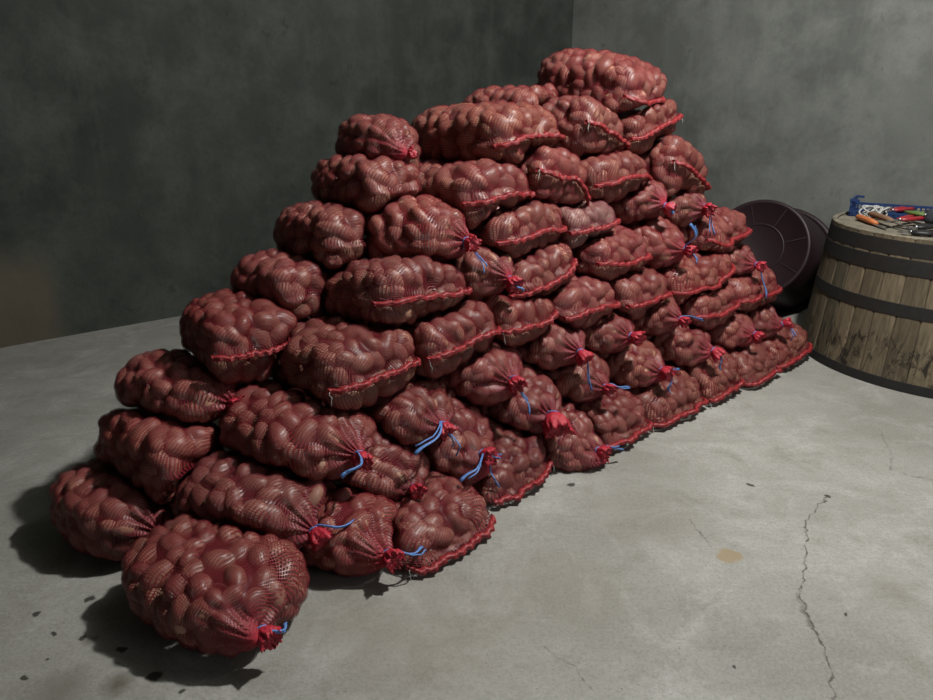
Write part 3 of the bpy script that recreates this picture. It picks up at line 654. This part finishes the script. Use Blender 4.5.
for k in range(NS):
    a0, a1 = 2 * math.pi * (k + .012) / NS, 2 * math.pi * (k + .988) / NS; n0 = len(V)
    tone = vr.uniform(.62, 1.15); cc = np.array([1, .97, .9]) * tone
    if vr.random() < .2: cc = np.array([.52, .55, .52]) * vr.uniform(.8, 1.2)
    for q in range(9):
        z = VH * q / 8
        for a_, ro in ((a0, -.03), (a0, -.002), (a0 + .012, .0015), (.5 * (a0 + a1), .0025), (a1 - .012, .0015), (a1, -.002), (a1, -.03)):
            V.append(((r_at(z) + ro) * math.cos(a_), (r_at(z) + ro) * math.sin(a_), z)); C_.append((*cc, 1))
    for q in range(8):
        for b in range(6): F.append((n0 + q * 7 + b, n0 + q * 7 + b + 1, n0 + (q + 1) * 7 + b + 1, n0 + (q + 1) * 7 + b))
    F.append(tuple(n0 + 56 + b for b in range(7)))
st = mesh_obj('staves', V, F, M_wood, vat, smooth=False)
ca = st.data.color_attributes.new('Col', 'FLOAT_COLOR', 'POINT'); ca.data.foreach_set('color', np.array(C_, np.float32).ravel())
for z0, z1, th_ in ((.0, .055, .005), (.395, .465, .005), (.615, .70, .005), (.708, .79, .003)):
    mb = MB(); mb.lathe([(r_at(z0) + .001, z0 + .002), (r_at(z0) + th_, z0 + .004), (r_at(z1) + th_, z1 - .002), (r_at(z1) + .001, z1)], 96)
    hp = mb.build('hoop', M_iron, vat, smooth=False)
    for q in range(2):
        rv = MB(); a_ = -2.05 + .05 * q; z = .5 * (z0 + z1); rr = r_at(z) + th_
        rv.lathe([(0.0001, .004), (.006, .003), (.009, 0.0)], 10)
        R = np.array([[-math.sin(a_), 0, math.cos(a_)], [math.cos(a_), 0, math.sin(a_)], [0, 1, 0]])
        rv.v = [tuple(x) for x in np.array(rv.v) @ R.T + np.array([rr * math.cos(a_), rr * math.sin(a_), z])]
        rv.build('rivet', M_iron, hp)
mb = MB(); mb.lathe([(0.0005, VH - .006), (RT - .032, VH - .006), (RT - .03, VH - .03), (0.0005, VH - .03)], 72)
hd = mb.build('head', M_plank, vat, smooth=False)
mb = MB(); mb.lathe([(RT - .03, VH - .004), (RT - .028, VH + .004), (RT - .004, VH + .004), (RT + .002, VH - .004)], 96); mb.build('rim', M_plank, vat)
TOPZ = VH - .006

# ------------------------------------------------------------------ big plastic tub lying behind the pile
M_tub = plain('maroon_black_plastic', (.017, .0075, .0105), .5, .35, .3, 6)
d0 = at_z(757, 248, .51); r0 = at_z(776, 262, .345)
d0 = EYE + ray(757, 248) * 4.95; r0 = EYE + ray(776, 263) * 5.42
axis = unit(d0 - r0); TH = float(np.linalg.norm(d0 - r0)); zax = Vector(axis)
tub = empty('plastic_tub', tuple(r0)); tub.rotation_mode = 'QUATERNION'; tub.rotation_quaternion = zax.to_track_quat('Z', 'Y')
tag(tub, 'large dark maroon plastic tub tipped on its rim between the pile and the vat', 'tub')
mb = MB(); RD, RR = .345, .405
mb.lathe([(0.001, TH - .012), (RD - .03, TH - .012), (RD - .022, TH), (RD - .004, TH), (RD + .004, TH - .01), (RR - .012, .03), (RR - .01, .0), (RR - .022, .0), (RR - .026, .03), (RD - .012, TH - .03), (0.001, TH - .03)], 80)
mb.build('shell', M_tub, tub)
mb = MB(); mb.lathe([(RR - .014, .045), (RR + .022, .04), (RR + .026, .018), (RR + .020, -.004), (RR - .02, -.004), (RR - .014, .010)], 80, True); mb.build('rim', M_tub, tub)
mb = MB(); mb.lathe([(.165, TH - .013), (.168, TH - .006), (.176, TH - .006), (.179, TH - .013)], 64); mb.build('ring_rib', M_tub, tub)
for k in range(8):
    a_ = k * math.pi / 4 + .35; mb = MB(); c_, s_ = math.cos(a_), math.sin(a_); R = np.array([[c_, -s_, 0], [s_, c_, 0], [0, 0, 1]])
    mb.box(R @ np.array([.25, 0, TH - .010]), (.142, .006, .008), R); mb.build('spoke_rib', M_tub, tub, smooth=False)
for sgn in (-1, 1):                                                  # rope-like grips on the rim
    dirw = np.array(tub.rotation_quaternion.to_matrix()).T @ np.array([.8, -.45, .1]); a_ = math.atan2(dirw[1], dirw[0]) + (0 if sgn > 0 else math.pi)
    pts = [((RR + .02 + .05 * math.sin(q * math.pi)) * math.cos(a_ + (q - .5) * .32), (RR + .02 + .05 * math.sin(q * math.pi)) * math.sin(a_ + (q - .5) * .32), .02) for q in np.linspace(0, 1, 14)]
    MB().tube(pts, .011, 8).build('handle', M_tub, tub)

# ------------------------------------------------------------------ crate and tools on the vat
M_crate = plain('blue_crate_plastic', (.012, .034, .115), .45, .45, .2, 20)
def top_at(x, y, dz=0.0): return at_z(x, y, TOPZ + dz)
cl = top_at(848, 216); cr = top_at(930, 222); cb = top_at(881, 209)
long_ = unit((cr - cl) * [1, 1, 0]); wid = np.array([-long_[1], long_[0], 0])
CL, CW, CH, HL = .50, .26, .062, .105
cro = cl + long_ * CL / 2 + wid * CW / 2
crate = empty('plastic_crate', (cro[0], cro[1], TOPZ), math.atan2(long_[1], long_[0]))
tag(crate, 'shallow blue plastic crate with raised slotted ends on the wooden vat', 'crate')
bevel(MB().box((0, 0, .004), (CL, CW, .008)).build('bottom', M_crate, crate, smooth=False), .002)
for sy in (-1, 1):
    mb = MB(); h = CH if sy > 0 else .038
    mb.box((0, sy * (CW / 2 - .003), .012), (CL, .006, .022)); mb.box((0, sy * (CW / 2 - .003), h - .006), (CL, .010, .014))
    for k in range(19): mb.box((-CL / 2 + .02 + k * (CL - .04) / 18, sy * (CW / 2 - .003), h / 2), (.010, .006, h))
    mb.build('side_panel', M_crate, crate, smooth=False)
for sx in (-1, 1):
    mb = MB()
    mb.box((sx * (CL / 2 - .003), 0, .014), (.006, CW, .026)); mb.box((sx * (CL / 2 - .003), 0, HL - .008), (.014, CW, .018)); mb.box((sx * (CL / 2 - .003), 0, .055), (.006, CW, .012))
    for k in range(7): mb.box((sx * (CL / 2 - .003), -CW / 2 + .008 + k * (CW - .016) / 6, HL / 2), (.006, .009, HL))
    for sy in (-1, 1): mb.box((sx * (CL / 2 - .006), sy * (CW / 2 - .003), HL / 2), (.012, .006, HL)); mb.box((sx * (CL / 2 - .025), sy * (CW / 2 - .003), HL - .006), (.05, .012, .014))
    mb.build('end_panel', M_crate, crate, smooth=False)

M_steel = plain('worn_steel', (.33, .33, .33), .38, .5, .35, 60, .9)
M_black = plain('black_rubber', (.014, .014, .015), .5, .4, .3, 40)
M_red = plain('red_grip', (.26, .014, .022), .4, .5, .2, 40)
M_orange = plain('orange_grip', (.45, .14, .045), .5, .4, .2, 40)
M_green = plain('green_grip', (.10, .16, .045), .5, .4, .2, 40)
M_brown = plain('worn_wooden_grip', (.17, .095, .055), .6, .3, .4, 40)
def frame_on_top(p, q, dz, name, label, cat):                          # local x from p towards q (photo points), on the vat or a bit above
    A = top_at(*p, dz); B = top_at(*q, dz); d = B - A
    o = empty(name, tuple(A), math.atan2(d[1], d[0])); tag(o, label, cat, 'hand tools on the vat'); return o, float(np.hypot(d[0], d[1]))
def grip(pts, r, name, mat, par): return MB().tube(pts, r, 10, .75).build(name, mat, par)
def knife(p, q, dz, name, label, cat, hm, share=.5, blade_w=.026):
    o, Ln = frame_on_top(p, q, dz, name, label, cat); h = Ln * share
    grip([(0, 0, .020), (h * .1, .001, .021), (h * .4, .003, .021), (h * .75, 0, .020), (h, 0, .018)], [.015, .024, .022, .023, .016], 'handle', hm, o)
    w = blade_w / 2; V = [(h * .97, -w, .013), (h * .97, w, .013), (Ln * .9, w * .6, .012), (Ln, -w * .6, .011), (Ln * .8, -w, .012)]
    V += [(x, y, z - .003) for x, y, z in V]; F = [(0, 1, 2, 3, 4), (9, 8, 7, 6, 5)] + [(k, k + 5, (k + 1) % 5 + 5, (k + 1) % 5) for k in range(5)]
    mesh_obj('blade', V, F, M_steel, o, smooth=False); return o
def secateurs(p, q, dz, name, label, mat, spread=.028, cat='pruner'):
    o, Ln = frame_on_top(p, q, dz, name, label, cat); h = Ln * .62
    for sg in (-1, 1):
        grip([(0, sg * spread, .013), (h * .35, sg * spread * 1.15, .014), (h * .7, sg * spread * .75, .014), (h, sg * .008, .014)], [.012, .017, .016, .012], 'grip', mat, o)
        w = .012; V = [(h * .96, sg * .014, .016), (h * 1.15, -sg * .014, .016), (Ln * .85, -sg * .018, .015), (Ln, -sg * .002, .015), (h * 1.1, sg * .006, .016)]
        V += [(x, y, z - .006) for x, y, z in V]; mesh_obj('blade', V, [(0, 1, 2, 3, 4), (9, 8, 7, 6, 5)] + [(k, k + 5, (k + 1) % 5 + 5, (k + 1) % 5) for k in range(5)], M_steel, o, smooth=False)
    b = MB(); b.lathe([(.0001, .024), (.008, .023), (.009, .006), (.0001, .006)], 14); b.v = [(x + h, y, z) for x, y, z in b.v]; b.build('pivot', M_steel, o); return o
knife((857, 220), (888, 231), .0, 'pruning_knife', 'knife with thick orange handle at the edge of the vat', 'knife', M_orange, .62)
knife((869, 217), (918, 232), .022, 'sickle', 'tool with worn brown wooden handle lying across the white cord', 'sickle', M_brown, .5, .012)
secateurs((922, 219), (885, 224), .028, 'secateurs', 'red handled secateurs in front of the crate, nearer the vat edge', M_red)
secateurs((912, 210), (880, 214), .030, 'secateurs', 'red handled secateurs close against the blue crate', M_red, .02)
secateurs((908, 214), (936, 220), .046, 'garden_shears', 'garden shears with yellowish green handles among the tools', M_green, .018, 'shears')
secateurs((933, 228), (905, 231), .010, 'pliers', 'pliers with black handles in the middle of the tools', M_black, .02, 'pliers')
secateurs((933, 236), (897, 234), .004, 'secateurs', 'black handled secateurs at the very edge of the vat', M_black, .022)
o, Ln = frame_on_top((893, 228), (945, 240), .0, 'screwdriver', 'long screwdriver with thin steel shaft near the vat rim', 'screwdriver')
MB().tube([(0, 0, .010), (Ln * .72, 0, .010)], .0045, 8).build('shaft', M_steel, o)
grip([(Ln * .7, 0, .012), (Ln * .78, 0, .015), (Ln * .95, 0, .015), (Ln, 0, .013)], [.008, .014, .014, .010], 'handle', M_red, o)
cp = top_at(872, 216, .02); rr = np.random.default_rng(4); pts = []
for k in range(150):
    a_ = k * .31; R_ = .045 + .020 * math.sin(k * .43); pts.append((R_ * math.cos(a_) + .03 * math.sin(k * .11), .8 * R_ * math.sin(a_), .016 + .030 * (1 + math.sin(k * .37 + 1.1 * math.sin(k * .09)))))
cord = MB().tube(pts, .0052, 6).build('coiled_cord', M_white, None, tuple(cp - np.array([0, 0, .02])))
tag(cord, 'tangled white cord lying beside the orange handled knife', 'cord')
# dark gloves at the edge of the picture
cg = top_at(934, 222, .03); V, F_ = ico(3); V = V * (1 + .12 * np.sin(7 * V[:, :1] + 2) * np.cos(6 * V[:, 1:2]) + .08 * np.sin(13 * V[:, 2:]))
g_ = mesh_obj('crumpled_rag', V * np.array([.085, .10, .055]), F_, fabric('dark_cloth', (.030, .034, .045), .8, 60), None, (cg[0] + .05, cg[1] + .02, TOPZ + .05))
tag(g_, 'crumpled dark cloth rag at the far end of the tools on the vat', 'rag')
